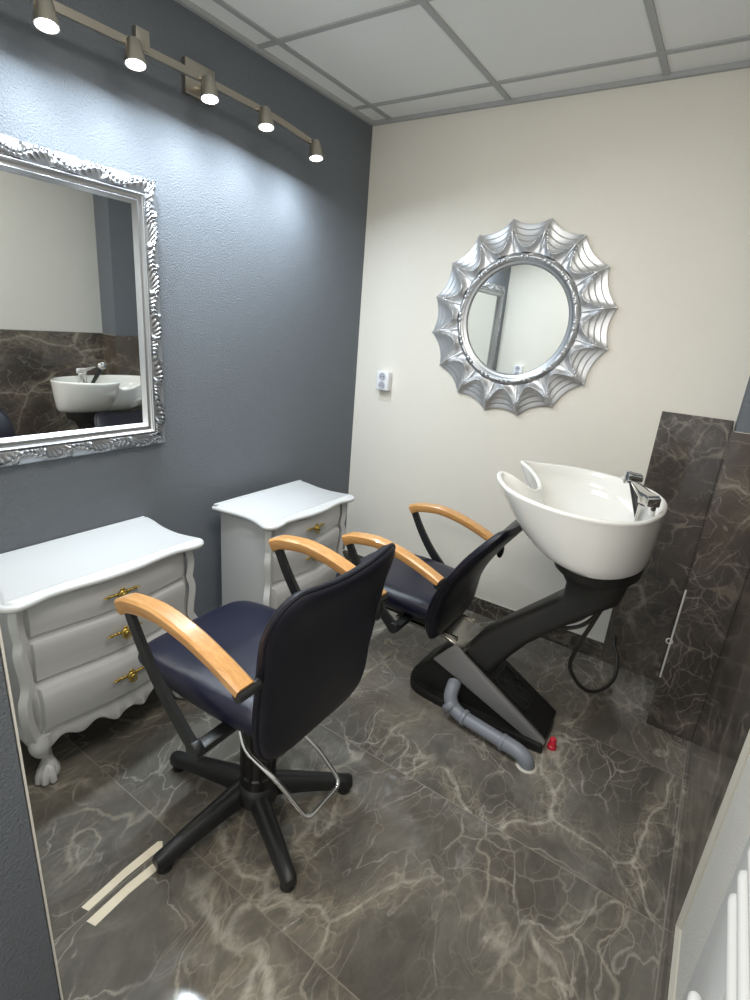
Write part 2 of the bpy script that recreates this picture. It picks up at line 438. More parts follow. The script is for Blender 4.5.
    for i in range(81):
        u = -1 + i / 40; y = (hb - .024) * u; a = abs(u)
        zb = .158 + .016 * math.cos(a * PI * 5) * (1 - .4 * a) + .030 * sstep(.55, 1, a) * 0 - .020 * math.exp(-(a / .28) ** 2) - .012 * sstep(.75, 1.0, a)
        xo = fx(y, .21) - .002
        carve = .006 * math.exp(-(a / .35) ** 2) * (math.cos(a * 34) * .5 + .5)
        G.append([Vector((xo - .012, y, zb)), Vector((xo + .004 + carve, y, zb)), Vector((xo + .008 + carve * 1.5, y, zb + .008)), Vector((xo + .004 + carve, y, lerp(zb, .216, .5))), Vector((xo + .003, y, .216)), Vector((xo - .012, y, .216))])
    b = MB().loft(G); b.build('apron', M['white'], root, angle=45)
    # legs
    for sg in (-1, 1):
        dvec = Vector((.74, .67 * sg, 0)); c0 = Vector((D - .022, sg * (hb - .022), 0))
        path = [c0 + dvec * .008 + Vector((0, 0, .20)), c0 + dvec * .014 + Vector((0, 0, .165)), c0 + dvec * .008 + Vector((0, 0, .14)), c0 - dvec * .014 + Vector((0, 0, .112)), c0 - dvec * .026 + Vector((0, 0, .088)), c0 - dvec * .028 + Vector((0, 0, .062)), c0 - dvec * .024 + Vector((0, 0, .040))]
        sp = catmull(path, 6); rk = [(0, .030), (.18, .032), (.4, .024), (.62, .0165), (.78, .0175), (.9, .026), (1, .030)]
        b = MB().tube(sp, [curve1(rk, i / (len(sp) - 1)) for i in range(len(sp))], 16)
        leg = b.build('leg', M['white'], root, angle=60)
        f = MB(); q = Matrix.Rotation(math.atan2(dvec.y, dvec.x), 3, 'Z'); fc = c0 - dvec * .018
        f.blob(fc + Vector((0, 0, .028)), (.040, .035, .030), 18, 12, q)
        for t in (-1, 0, 1):
            dd = q @ Vector((math.cos(t * .7), math.sin(t * .7), 0)); sd = fc + dd * .020
            f.tube([fc + dd * .006 + Vector((0, 0, .052)), sd + Vector((0, 0, .044)), sd + dd * .009 + Vector((0, 0, .027)), sd + dd * .013 + Vector((0, 0, .011))], [.013, .015, .0145, .011], 10)
            f.blob(sd + dd * .013 + Vector((0, 0, .0115)), (.012, .012, .0115), 10, 8)
        f.build('claw_foot', M['white'], leg)
        y0, y1 = sorted((sg * (hb - .012), sg * (hb - .052)))
        MB().box((.004, y0, 0), (.044, y1, .235), .005, 2).build('leg', M['white'], root)
    return root
make_commode((.003, -1.732, 0), .336, 'wider white bombe chest of drawers with claw feet, under the rectangular mirror', 'white bombe chests along the blue wall')
make_commode((.075, -.835, 0), .300, 'narrower white bombe chest of drawers in the corner by the cream wall', 'white bombe chests along the blue wall')

# ------------------------------------------------------------------ salon chairs
def make_chair(loc, dz, based, recline, label, flare=0.0):
    root = thing('salon_chair', loc, label, 'chair', 'navy salon chairs with wooden arms')
    zs = .592 + dz
    # seat
    ol = catmull([(-.316, 0), (-.315, .13), (-.303, .192), (-.258, .222), (-.12, .228), (.0, .222), (.12, .212), (.20, .196), (.235, .15), (.243, 0), (.235, -.15), (.20, -.196), (.12, -.212), (0, -.220), (-.12, -.222), (-.25, -.214), (-.300, -.182), (-.315, -.12)], 5, True)
    ol = [Vector((p.x, p.y)) for p in [Vector((q[0], q[1], 0)) for q in ol]]
    def smap(a, c, h):
        dip = -.014 * math.cos(min(1, abs(c) / .22) * PI / 2) * (1 - sstep(-.10, -.28, a)) if False else -.012 * (1 - (abs(c) / .22) ** 2) * sstep(-.28, -.08, a)
        th = lerp(.55, 1.0, sstep(-.29, -.02, a)); c = c + .014; front = -.016 * sstep(-.16, -.29, a) * 0 - .006 * sstep(.18, .30, -a)
        return Vector((a, c, zs - .055 + h * th + (dip + front if h > -1 else 0)))
    MB().pillow(ol, .055, smap, p=2.4).build('seat', M['navy'], root, angle=80)
    # under-seat plate
    b = MB().box((-.15, -.15, zs - .136), (.17, .15, zs - .106), .008, 2)
    if based: b.box((-.09, -.07, zs - .162), (.09, .07, zs - .130), .01, 2)
    b.build('seat_plate', M['plastic'], root)
    # backrest
    side = [(.430, .10), (.436, .15), (.460, .196), (.51, .222), (.60, .230), (.72, .236), (.84, .239), (.90, .230), (.934, .208), (.948, .180), (.945, .15), (.936, .07)]
    pts = [(-y, z) for z, y in side] + [(0, .934)] + [(y, z) for z, y in side[::-1]] + [(0, .430)]
    ol = resample([Vector((p.x, p.y)) for p in [Vector((q[0], q[1], 0)) for q in catmull([(a, c, 0) for a, c in pts], 6, True)]], 96)
    sn, cs = math.sin(recline), math.cos(recline); pv = Vector((.250, 0, .45 + dz))
    def bmap(a, c, h):
        z = c + dz; x = .225 + (c - .45) * .14 + .030 * sstep(.80, 1.0, c) + flare * sstep(.58, 1.0, c) - .022 * (a / .25) ** 2 * sstep(.42, .60, c) + h
        p = Vector((x - (0 if based else .026), a + .018, z + (0 if based else lerp(-.030, .018, (c - .43) / .52)))) - pv
        return pv + Vector((p.x * cs + p.z * sn, p.y, -p.x * sn + p.z * cs))
    bk = MB().pillow(ol, .027, bmap, p=5.0).build('backrest', M['navyback'], root, angle=80)
    MB().tube([bmap(q.x, q.y, .004) for q in ol], .0065, 8, closed=True).build('welt_piping', M['navyback'], bk)
    # arms
    pf = catmull([(-.192, .798, 0), (-.176, .806, 0), (-.15, .816, 0), (-.09, .826, 0), (-.02, .830, 0), (.08, .815, 0), (.18, .785, 0), (.262, .752, 0)], 6)
    for sg in (-1, 1):
        yc = sg * .270; rings = []
        for i, p in enumerate(pf):
            a = pf[max(i - 1, 0)]; c = pf[min(i + 1, len(pf) - 1)]; t = (c - a).normalized(); nr = Vector((-t.y, t.x, 0)); s = i / (len(pf) - 1)
            th = lerp(.044, .030, s); hw = .0245
            P = []
            for u, v in ((-1, -.72), (-.75, -1), (.75, -1), (1, -.72), (1, -.16), (.72, 0), (-.72, 0), (-1, -.16)):
                q = p + nr * (v * th); P.append(Vector((q.x, yc + u * hw, q.y + dz)))
            rings.append(P)
        MB().loft(rings).build('armrest', M['wood'], root, angle=35)
        b = MB()
        # flat steel bar from the arm front down and back
        line = catmull([(-.166, .768, 0), (-.122, .69, 0), (-.062, .607, 0), (.005, .537, 0), (.082, .468, 0)], 8); P = []
        for i, p in enumerate(line):
            a = line[max(i - 1, 0)]; c = line[min(i + 1, len(line) - 1)]; t = (c - a).normalized(); nr = Vector((-t.y, t.x, 0)) * lerp(.015, .022, i / (len(line) - 1))
            P.append([Vector((q.x, yc + d, q.y + dz)) for q, d in ((p + nr, -.007), (p + nr, .007), (p - nr, .007), (p - nr, -.007))])
        b.loft(P)
        b.lathe([(.0, -.012), (.022, -.012), (.024, -.008), (.024, .008), (.022, .012), (0, .012)], 20, (.080, yc, .473 + dz), (0, 1, 0))
        y0, y1 = sorted((yc, sg * .10)); b.box((.062, y0, .455 + dz), (.100, y1, .478 + dz), .005, 2)
        # rod that joins the arm end to the backrest
        er = bmap(sg * .232, .745, .018)
        ex = .255
        b.build('arm_bracket', M['black'], root, angle=40)
        b = MB().tube([(ex, yc + sg * .022, .730 + dz), (ex, yc - sg * .042, .730 + dz)], .014, 14)
        if sg > 0:
            b.tube([(ex, yc - sg * .036, .732 + dz), (er.x, er.y - .012, er.z - .006)], .012, 12); b.blob((er.x + .006, er.y - .022, er.z - .02), (.016, .020, .038), 14, 10)
        b.build('arm_hinge', M['black'], root, angle=40)
    if based:
        b = MB().lathe([(.0, .10), (.054, .10), (.054, .16), (.049, .165), (.049, .36), (.040, .365), (.040, zs - .160), (0, zs - .160)], 28, (.03, -.005, 0))
        for k in range(10):
            a = 2*PI*k/10; b.tube([(.03 + .050*math.cos(a), -.005 + .050*math.sin(a), .15), (.03 + .050*math.cos(a), -.005 + .050*math.sin(a), .355)], .006, 6)
        b.build('pump_column', M['plastic'], root)
        st = MB().lathe([(0, .045), (.050, .045), (.062, .06), (.064, .10), (.056, .122), (.044, .130), (0, .130)], 32)
        star = st.build('star_base', M['black'], root); star.location = (.030, -.006, 0)
        for k in range(5):
            a = math.radians(191 + 72 * k); d = Vector((math.cos(a), math.sin(a), 0)); w = Vector((-d.y, d.x, 0)); R = []
            for s, hwid, zt, zb in ((.03, .030, .122, .050), (.10, .028, .108, .050), (.20, .025, .088, .040), (.285, .0225, .068, .028), (.318, .021, .062, .024), (.328, .016, .056, .028)):
                c = d * s
                R.append([c + w * (u * hwid) + Vector((0, 0, lerp(zb, zt, v))) for u, v in ((-1, 0), (1, 0), (1.0, .55), (.72, .88), (.35, 1), (-.35, 1), (-.72, .88), (-1.0, .55))])
            lg = MB().loft(R).build('leg', M['black'], root, angle=45)
            q = d * .302; MB().lathe([(0, 0), (.019, 0), (.022, .004), (.022, .020), (.017, .034), (0, .034)], 20, (q.x, q.y, 0)).build('glide', M['plastic'], lg)
        kp = [Vector(q) for q in ((.05, -.11, .470), (.10, -.128, .373), (.205, -.102, .305), (.270, -.066, .203), (.284, -.055, .194), (.289, .060, .206), (.282, .075, .222), (.215, .050, .318), (.10, .0, .42))]
        u = []
        for a, c in zip(kp, kp[1:]): u += [a.lerp(c, t / 6) for t in range(6)]
        u.append(kp[-1])
        for _ in range(2): u = [u[0]] + [(u[k-1] + u[k] * 2 + u[k+1]) / 4 for k in range(1, len(u) - 1)] + [u[-1]]
        MB().tube(u, .0065, 10).build('pump_lever', M['chrome'], root)
    return root
make_chair((.88, -1.650, 0), 0, True, 0.0, 'navy salon chair on a black star base in the foreground')
make_chair((.875, -.690, 0), -.112, False, math.radians(3), 'navy backwash chair with wooden arms, in front of the washbasin', .125)

# ------------------------------------------------------------------ backwash unit
U = thing('backwash_basin', (1.5, -.66, 0), 'white ceramic hair washbasin on a slanting black column beside the marble corner', 'washbasin')
def loc(p): return Vector(p) - Vector((1.5, -.66, 0))
ROT = math.radians(-5)
def bw(u, v, z):      # basin axis coordinates -> unit local
    return Vector((u * math.cos(ROT) - v * math.sin(ROT), u * math.sin(ROT) + v * math.cos(ROT) - .012, z - .055 * u))
ZR = 1.015
halfrim = [(-.165, 0, -.050), (-.172, .035, -.045), (-.200, .066, -.024), (-.240, .086, -.004), (-.276, .100, .006), (-.290, .118, .008), (-.283, .150, .005), (-.245, .198, 0), (-.17, .262, 0), (-.08, .308, 0), (.02, .322, 0), (.115, .300, 0), (.195, .245, 0), (.245, .160, 0), (.266, .05, 0)]
rimpts = halfrim + [(u + .022 * sstep(.15, .29, -u), -v, z) for u, v, z in halfrim[:0:-1]]
rim = resample(catmull(rimpts, 8, True), 160)
cen = Vector((.03, 0, 0)); NB = len(rim)
def inward(d):
    R = []
    for i in range(NB):
        t = (rim[(i + 2) % NB] - rim[i - 2]); t.z = 0; t.normalize(); nr = Vector((-t.y, t.x, 0))
        R.append(rim[i] + nr * d)
    return R
sgn = 1 if (inward(.01)[NB // 2] - cen).length < (rim[NB // 2] - cen).length else -1
def ell(cu, a, c, z):
    R = []
    for p in rim:
        ang = math.atan2(p.y, p.x - .03); R.append(Vector((cu + a * math.cos(ang), c * math.sin(ang), z)))
    return R
bot = ell(.105, .150, .262, -.200)
rings = [[Vector((.105, 0, -.200)).lerp(p, .02) for p in bot]]
rings.append(bot)
for k in range(1, 13):
    t = k / 13; g = t ** .52
    rr = []
    for p, q in zip(bot, rim):
        x = p.lerp(q, g); z = lerp(p.z, q.z - .012, t); rr.append(Vector((x.x, x.y, z)))
    rings.append(rr)
def zoff(R, dz): return [Vector((p.x, p.y, p.z + dz)) for p in R]
for d, dz in ((-.001, -.010), (-.002, -.005), (0, -.001), (.004, .002), (.010, .002), (.015, -.001), (.018, -.006)): rings.append(zoff(inward(d * sgn), dz))
inn = zoff(inward(.019 * sgn), -.012); ib = ell(.08, .03, .03, -.165)
for k in range(1, 14):
    t = k / 14; g = 1 - (1 - math.cos(t * PI / 2)) ; rr = []
    for p, q in zip(inn, ib):
        f = t ** 1.9; x = p.lerp(q, f); z = lerp(p.z, q.z, 1 - (1 - t) ** 2.0); rr.append(Vector((x.x, x.y, z)))
    rings.append(rr)
rings.append(ib); rings.append([Vector((.08, 0, -.168)) + (p - Vector((.08, 0, -.165))) * .05 for p in ib])
rings = [[bw(p.x, p.y, p.z + ZR) for p in R] for R in rings]
bowl = MB().loft(rings).build('bowl', M['ceramic'], U, angle=60)
MB().lathe([(0, 0), (.027, 0), (.029, .003), (.024, .006), (.018, .004), (0, .004)], 24, bw(.08, 0, ZR - .166)).build('drain', M['chrome'], bowl)
# black collar under the bowl
cr = []
for dz, s in ((.010, .96), (.0, .99), (-.012, .99), (-.050, .95), (-.064, .86), (-.068, .6)):
    cr.append([bw(.105 + (p.x - .105) * s, p.y * s * .84, ZR - .200 + dz) for p in bot])
MB().loft(cr).build('mount_collar', M['charcoal'], U, angle=45)
# slanting column
P = []
for x, z, hx, hy, yy in ((1.24, .20, .074, .068, -.705), (1.30, .31, .072, .070, -.703), (1.385, .415, .060, .072, -.70), (1.48, .512, .056, .075, -.695), (1.575, .605, .060, .085, -.69), (1.615, .672, .095, .110, -.68), (1.61, .760, .120, .175, -.675)):
    ring = []
    for k in range(28):
        a = 2*PI*k/28; c, s = math.cos(a), math.sin(a); e = .55
        tx = abs(c) ** e * (1 if c > 0 else -1); ty = abs(s) ** e * (1 if s > 0 else -1)
        tl = .62 * sstep(.80, .60, z) if False else (.62 if z < .6 else (.4 if z < .65 else (.18 if z < .72 else 0)))
        ring.append(loc((x + tx * hx * math.cos(tl), yy + ty * hy, z - tx * hx * math.sin(tl))))
    P.append(ring)
Q = []
for i in range(len(P) - 1):
    for t in (0, .5): Q.append([P[i][k].lerp(P[i+1][k], t) for k in range(28)])
Q.append(P[-1]); MB().loft(Q).build('column', M['charcoal'], U, angle=50)
# floor plate and wedge housing
fp = catmull([(.955, -.73, 0), (.965, -.585, 0), (1.02, -.545, 0), (1.30, -.565, 0), (1.53, -.60, 0), (1.572, -.63, 0), (1.578, -.80, 0), (1.55, -.835, 0), (1.25, -.845, 0), (1.05, -.835, 0), (.985, -.80, 0)], 6, True)
MB().loft([[loc((p.x, p.y, 0)) for p in fp], [loc((p.x, p.y, .028)) for p in fp], [loc((lerp(p.x, 1.3, .015), lerp(p.y, -.7, .03), .036)) for p in fp]]).build('base_plate', M['plastic'], U, angle=50)
R = []
for x, zt in ((.985, .085), (1.06, .17), (1.105, .245), (1.165, .285), (1.30, .207), (1.45, .1205), (1.572, .05)):
    R.append([loc(p) for p in ((x, -.800, .03), (x, -.800, zt - .012), (x, -.788, zt), (x, -.612, zt), (x, -.600, zt - .012), (x, -.600, .03))])
hs = MB().loft(R).build('housing', M['plastic'], U, angle=40)
MB().prism([(1.082, .192), (1.165, .294), (1.586, .044), (1.574, .006)], lambda a, c, t: loc((a, t, c)), -.818, -.799, .003, 2).build('side_panel', M['steel'], U)
sl = math.atan2(.285 - .05, 1.572 - 1.165); rt = Matrix.Rotation(sl, 3, 'Y')
def slab(s0, s1, y0, y1, h0, h1):
    b0 = Vector((1.165, 0, .285)); dx = Vector((math.cos(sl), 0, -math.sin(sl))); nn = Vector((math.sin(sl), 0, math.cos(sl))); b = MB(); vs = []
    for h in (h0, h1):
        for s, y in ((s0, y0), (s1, y0), (s1, y1), (s0, y1)): vs.append(loc(b0 + dx * s + nn * h + Vector((0, y, 0))))
    return vs, [(0, 3, 2, 1), (4, 5, 6, 7), (0, 1, 5, 4), (1, 2, 6, 5), (2, 3, 7, 6), (3, 0, 4, 7)]
b = MB(); b.add(*slab(.205, .355, -.765, -.645, -.01, .002)); b.add(*slab(.11, .16, -.775, -.70, -.01, .002)); b.build('cable_opening', M['dark'], hs, smooth=False)
b = MB()
for s, y in ((.23, -.74), (.29, -.70), (.335, -.73), (.26, -.665)): b.add(*slab(s, s + .018, y, y + .014, .0, .010))
b.add(*slab(.20, .365, -.771, -.764, .0, .006)); b.add(*slab(.20, .365, -.646, -.639, .0, .006)); b.add(*slab(.198, .206, -.771, -.639, .0, .006)); b.add(*slab(.36, .367, -.771, -.639, .0, .006))
b.build('opening_frame', M['black'], hs, smooth=False)
# steel bracket carrying the chair
b = MB().prism([(.87, .306), (1.11, .306), (1.21, .270), (1.21, .258), (1.11, .292), (.87, .292)], lambda a, c, t: loc((a, t, c)), -.795, -.575, .002, 1)
b.box(tuple(loc((1.00, -.78, .288))), tuple(loc((1.16, -.77, .31)))); b.box(tuple(loc((1.00, -.60, .288))), tuple(loc((1.16, -.59, .31))))
b.box(tuple(loc((.86, -.73, .300))), tuple(loc((.95, -.65, .344))), .003, 1)
b.build('chair_bracket', M['satin'], U)
# tap with pull-out shower
T0 = (1.716, -.722)
tb = MB().lathe([(0, .925), (.032, .925), (.032, .945), (.028, .950), (.027, 1.018), (.028, 1.022), (0, 1.022)], 28, loc((T0[0], T0[1], 0)))
tap = tb.build('tap', M['chrome'], U)
ang = math.atan2(.09, -.085); q = Matrix.Rotation(ang, 3, 'Z'); c = Vector((T0[0], T0[1], 0))
b = MB(); b.prism([(-.028, 1.022), (-.028, 1.052), (-.012, 1.060), (.025, 1.062), (.088, 1.078), (.090, 1.071), (.03, 1.040), (.026, 1.022)], lambda a, cc, t: loc(c + q @ Vector((a, t * (1 - 4.5 * max(0, a)), 0)) + Vector((0, 0, cc))), -.024, .024, .004, 2)
b.build('tap_lever', M['chrome'], tap)
hd = Vector((1.645, -.620, 1.078)); ft = Vector((1.700, -.675, .945))
MB().tube([loc(ft), loc(ft.lerp(hd, .5)), loc(hd)], [.011, .013, .015], 14).build('shower_handle', M['black'], tap)
dv = (Vector((-.8, -.55, .12))).normalized()
MB().lathe([(0, -.026), (.017, -.026), (.020, -.020), (.020, .012), (.023, .016), (.023, .028), (.018, .030), (0, .030)], 24, loc(hd), dv).build('shower_head', M['chrome'], tap)
# hoses
h1 = catmull([(1.655, -.66, .78), (1.655, -.66, .624), (1.63, -.63, .507), (1.586, -.57, .336), (1.571, -.5, .199), (1.625, -.42, .078), (1.679, -.32, .025), (1.723, -.2, .036), (1.713, -.1, .086), (1.680, -.06, .14), (1.674, -.004, .155)], 8)
MB().tube([loc(p) for p in h1], .0085, 10).build('supply_hose', M['hose'], U)
for pts in ([(1.653, -.68, .76), (1.653, -.68, .634), (1.617, -.68, .562), (1.545, -.68, .492), (1.44, -.69, .475)], [(1.66, -.66, .76), (1.66, -.66, .629), (1.636, -.66, .549), (1.579, -.66, .478), (1.46, -.69, .44)]):
    MB().tube([loc(p) for p in catmull(pts, 8)], .008, 10).build('supply_hose', M['hose'], U)
# grey drain pipe along the floor
D0 = thing('drain_pipe', (1.3, -.88, 0), 'grey plastic drain pipe running along the floor beside the basin foot', 'pipe')
def dl(p): return Vector(p) - Vector((1.3, -.88, 0))
b = MB().tube([dl(p) for p in catmull([(1.195, -.825, .130), (1.200, -.850, .122), (1.205, -.872, .095), (1.228, -.882, .062), (1.27, -.888, .045)], 7)], .028, 18)
b.build('elbow', M['pvc'], D0)
b = MB().tube([dl((1.255, -.887, .046)), dl((1.27, -.888, .045)), dl((1.275, -.8885, .045)), dl((1.51, -.915, .038))], .027, 20); b.build('straight_pipe', M['pvc'], D0)
for x0, x1 in ((1.200, 1.222), (1.272, 1.292), (1.445, 1.463)):
    f = lambda x: dl((x, -.884 - (x - 1.25) * .12 * (x > 1.25), curve1([(1.19, .080), (1.225, .058), (1.27, .045), (1.51, .038)], x)))
    MB().tube([f(x0), f(lerp(x0, x1, .2)), f(lerp(x0, x1, .8)), f(x1)], [.029, .033, .033, .029], 20).build('socket_collar', M['pvc'], D0)
b = MB().tube([dl(p) for p in catmull([(1.46, -.909, .040), (1.515, -.916, .037), (1.548, -.920, .022), (1.556, -.921, .0)], 7)], .030, 18); b.build('floor_bend', M['pvc'], D0)
MB().lathe([(0, 0), (.040, 0), (.038, .003), (.033, .004), (0, .004)], 28, dl((1.556, -.921, 0))).build('sealant_ring', M['grout'], D0)
tag(MB().lathe([(0, 0), (.018, 0), (.018, .012), (.014, .016), (.013, .040), (.010, .045), (0, .046)], 20, (0, 0, 0)).build('pipe_cap', M['red']), 'small red plastic cap on the floor behind the basin foot', 'cap').location = (1.606, -.770, 0)

# ------------------------------------------------------------------ rectangular mirror with carved silver frame
Y0, Y1, Z0, Z1 = -2.115, -1.309, .992, 1.922
R0 = thing('wall_mirror', (.0, (Y0 + Y1) / 2, (Z0 + Z1) / 2), 'large rectangular mirror in a carved silver leaf frame on the blue wall', 'mirror')
R0.location.x = .0055; R0.rotation_euler = (0, .011, 0)
yc, zc = (Y0 + Y1) / 2, (Z0 + Z1) / 2; hy, hz = (Y1 - Y0) / 2, (Z1 - Z0) / 2
def leafh(s, v):
    t = s / .085; fr = t - math.floor(t); k = math.floor(t); sw = 1 if int(k) % 2 == 0 else -1
    cv = .5 + .26 * sw * math.sin(PI * fr); d = v - cv
    body = math.exp(-(d / .30) ** 2); tip = math.sin(PI * min(1, max(0, fr))) ** .5
    veins = .5 + .5 * math.cos(2*PI * (s / .0165 + 2.6 * abs(d)))
    curl = math.exp(-((fr - .12) / .09) ** 2 - ((v - (.5 - .28 * sw)) / .17) ** 2)
    mid = math.exp(-(d / .05) ** 2)
    return (.002 + .0125 * body * (.22 + .78 * veins) * (.30 + .70 * tip) + .010 * curl - .005 * mid) * min(1, v / .07) * min(1, (1 - v) / .07)
corners = [(-1, -1), (1, -1), (1, 1), (-1, 1)]
def framepart(name, w0, w1, hfun, nv, step, mat, parent):
    b = MB()
    for k in range(4):
        a, c = corners[k], corners[(k + 1) % 4]
        L = 2 * (hy if a[1] == c[1] else hz); nu = max(2, int(L / step)); G = []
        for i in range(nu + 1):
            u = i / nu; row = []
            for j in range(nv + 1):
                v = j / nv; w = lerp(w0, w1, v)
                pa = Vector((a[0] * (hy - w), a[1] * (hz - w))); pc = Vector((c[0] * (hy - w), c[1] * (hz - w))); p = pa.lerp(pc, u)
                row.append(Vector((hfun((u - .5) * L, v), p.x, p.y)))
            G.append(row)
        b.grid(G)
        # outer lip back to the wall
        if w0 == 0:
            G = []
            for i in (0, 1):
                pa = Vector((a[0] * hy, a[1] * hz)); pc = Vector((c[0] * hy, c[1] * hz)); p = pa.lerp(pc, i)
                G.append([Vector((0.001, p.x, p.y)), Vector((hfun(0, 0), p.x, p.y))])
            b.grid(G)
    return b.build(name, mat, parent, angle=75)
framepart('carved_frame', 0, .052, lambda s, v: .018 + .010 * math.sin(PI * min(1, v * 1.0) * .75) + leafh(s + .5, v), 22, .0026, M['silverpale'], R0)
prof = [(0, .026), (.08, .033), (.16, .034), (.24, .028), (.3, .024), (.55, .022), (.62, .026), (.70, .027), (.78, .022), (.9, .016), (1, .010)]
framepart('inner_moulding', .052, .090, lambda s, v: curve1(prof, v), 22, .3, M['silverin'], R0)
MB().box((.001, -(hy - .085), -(hz - .085)), (.009, hy - .085, hz - .085)).build('mirror_glass', M['glass'], R0, smooth=False)

# ------------------------------------------------------------------ round scalloped mirror
S0 = thing('wall_mirror', (.925, 0, 1.582), 'round mirror in a silver scalloped sunburst frame on the cream wall', 'mirror')
NS = 16; RT = .448; RI = .300
PH = math.radians(10.6)
def petal(ang, q):
    seg = 2*PI / NS; f = ((ang - PH) / seg) % 1.0; a = 2 * f - 1; c1 = 1 - a * a
    ro = RT - .030 * c1; r = lerp(RI, ro, q)
    s = ro - r; aa = abs(a)
    ui = .100 - .062 * aa ** 2.6                     # distance of the inner web arc from the outer edge
    lip = .046 - .010 * aa ** 2
    st = .0030 * (sstep(.024, .027, s) + sstep(.050, .053, s) + sstep(.074, .077, s) - 3 * s / .1) * c1 ** .5
    if s < ui: h = .014 + (lip - .014) * (s / ui) ** .85 - .007 * c1 * math.sin(PI * s / ui) + st
    else: h = .020 + (lip - .020) * math.exp(-((s - ui) / .020) ** 1.3)
    h += .0022 * math.exp(-((s - ui) / .004) ** 2)
    return r, max(.008, h)
NA = NS * 26; NQ = 60; G = []
for i in range(NA):
    ang = 2*PI*i/NA; row = []
    r, h = petal(ang, 1.0); row.append(Vector((r*math.cos(ang), -.002, r*math.sin(ang))))
    for j in range(NQ, -1, -1):
        r, h = petal(ang, j / NQ); row.append(Vector((r*math.cos(ang), -h, r*math.sin(ang))))
    G.append(row)
MB().grid(G, wu=True).build('scalloped_frame', M['silver'], S0, angle=50)
for k in range(NS):
    a = PH + 2*PI*k/NS; pts = []
    for j in range(14):
        t = j / 13; r = lerp(RI, RT - .001, t); pts.append(Vector((r*math.cos(a), -curve1([(0, .022), (.35, .036), (.62, .040), (1, .016)], t), r*math.sin(a))))
    MB().tube(pts, [.0040 + .0015*j/13 for j in range(14)], 8).build('rib', M['silver'], S0, angle=60)
prof = [(.246, .006), (.248, .022), (.254, .028), (.262, .026), (.266, .030), (.276, .036), (.288, .034), (.296, .026), (.302, .020), (.306, .008)]
G = []
for i in range(128):
    a = 2*PI*i/128; G.append([Vector((r*math.cos(a), -h, r*math.sin(a))) for r, h in prof])
MB().grid(G, wu=True).build('inner_ring', M['silverin'], S0, angle=60)
b = MB()
for k in range(16):
    for da in (-.045, .045):
        a = PH + 2*PI*(k + .5)/16 + da; b.blob((.281*math.cos(a), -.037, .281*math.sin(a)), (.0095, .0085, .0095), 12, 8)
    a0 = PH + 2*PI*(k + .5)/16 + .10; a1 = a0 + 2*PI/16 - .20
    b.tube([(.281*math.cos(lerp(a0, a1, t/6)), -.037, .281*math.sin(lerp(a0, a1, t/6))) for t in range(7)], [.003, .0055, .0065, .0065, .0065, .0055, .003], 8)
b.build('beaded_ring', M['silver'], S0, angle=60)
MB().lathe([(0, .002), (.255, .002), (.255, .016), (0, .016)], 96, (0, 0, 0), (0, -1, 0)).build('mirror_glass', M['glass'], S0, angle=30)

# ------------------------------------------------------------------ wall sockets
def socket(loc_, rz, label):
    r = thing('wall_socket', loc_, label, 'socket', None, rz)
    MB().box((-.040, -.042, -.052), (.040, -.0005, .052), .005, 3).build('housing', M['socket'], r)
    for dz in (-.024, .024):
        w = MB().lathe([(.0, -.002), (.0205, -.002), (.0215, .002), (.0195, .0025), (.0175, .0005), (0, .0005)], 28, (0, -.042, dz), (0, -1, 0)).build('outlet', M['sockhole'], r)
        b = MB()
        for dx in (-.0095, .0095): b.lathe([(0, .0), (.0026, .0), (.0026, .002), (0, .002)], 10, (dx, -.0425, dz), (0, -1, 0))
        b.build('pin_hole', M['dark'], w)
    return r
socket((.212, 0, 1.216), 0, 'white surface-mounted double socket on the cream wall left of the round mirror')
socket((.218, -2.275, 1.225), PI, 'white double socket on the entrance wall, seen only in the round mirror')

# ------------------------------------------------------------------ spotlight bar
L0 = thing('spotlight_bar', (0, -1.10, 2.25), 'brushed nickel wall spotlight bar with five lit lamps above the mirror', 'wall light')
def ll(p): return Vector(p) - Vector((0, -1.10, 2.25))
MB().box(tuple(ll((.001, -1.165, 2.228))), tuple(ll((.022, -1.035, 2.335))), .003, 2).build('wall_plate', M['nickel'], L0)
b = MB().tube([ll((.02, -1.10, 2.262)), ll((.125, -1.10, 2.248))], .009, 12); b.build('arm', M['nickel'], L0)
bar = catmull([(.125, -1.79, 2.232), (.125, -1.47, 2.243), (.125, -1.13, 2.248), (.125, -.83, 2.243), (.125, -.60, 2.222)], 8)
P = []
for p in bar: P.append([ll(p + Vector(d)) for d in ((-.006, 0, -.011), (.006, 0, -.011), (.006, 0, .011), (-.006, 0, .011))])
MB().loft(P).build('bar', M['nickel'], L0)
LY = (-1.70, -1.452, -1.182, -.92, -.628)
aim = Vector((.20, -.08, -1)).normalized()
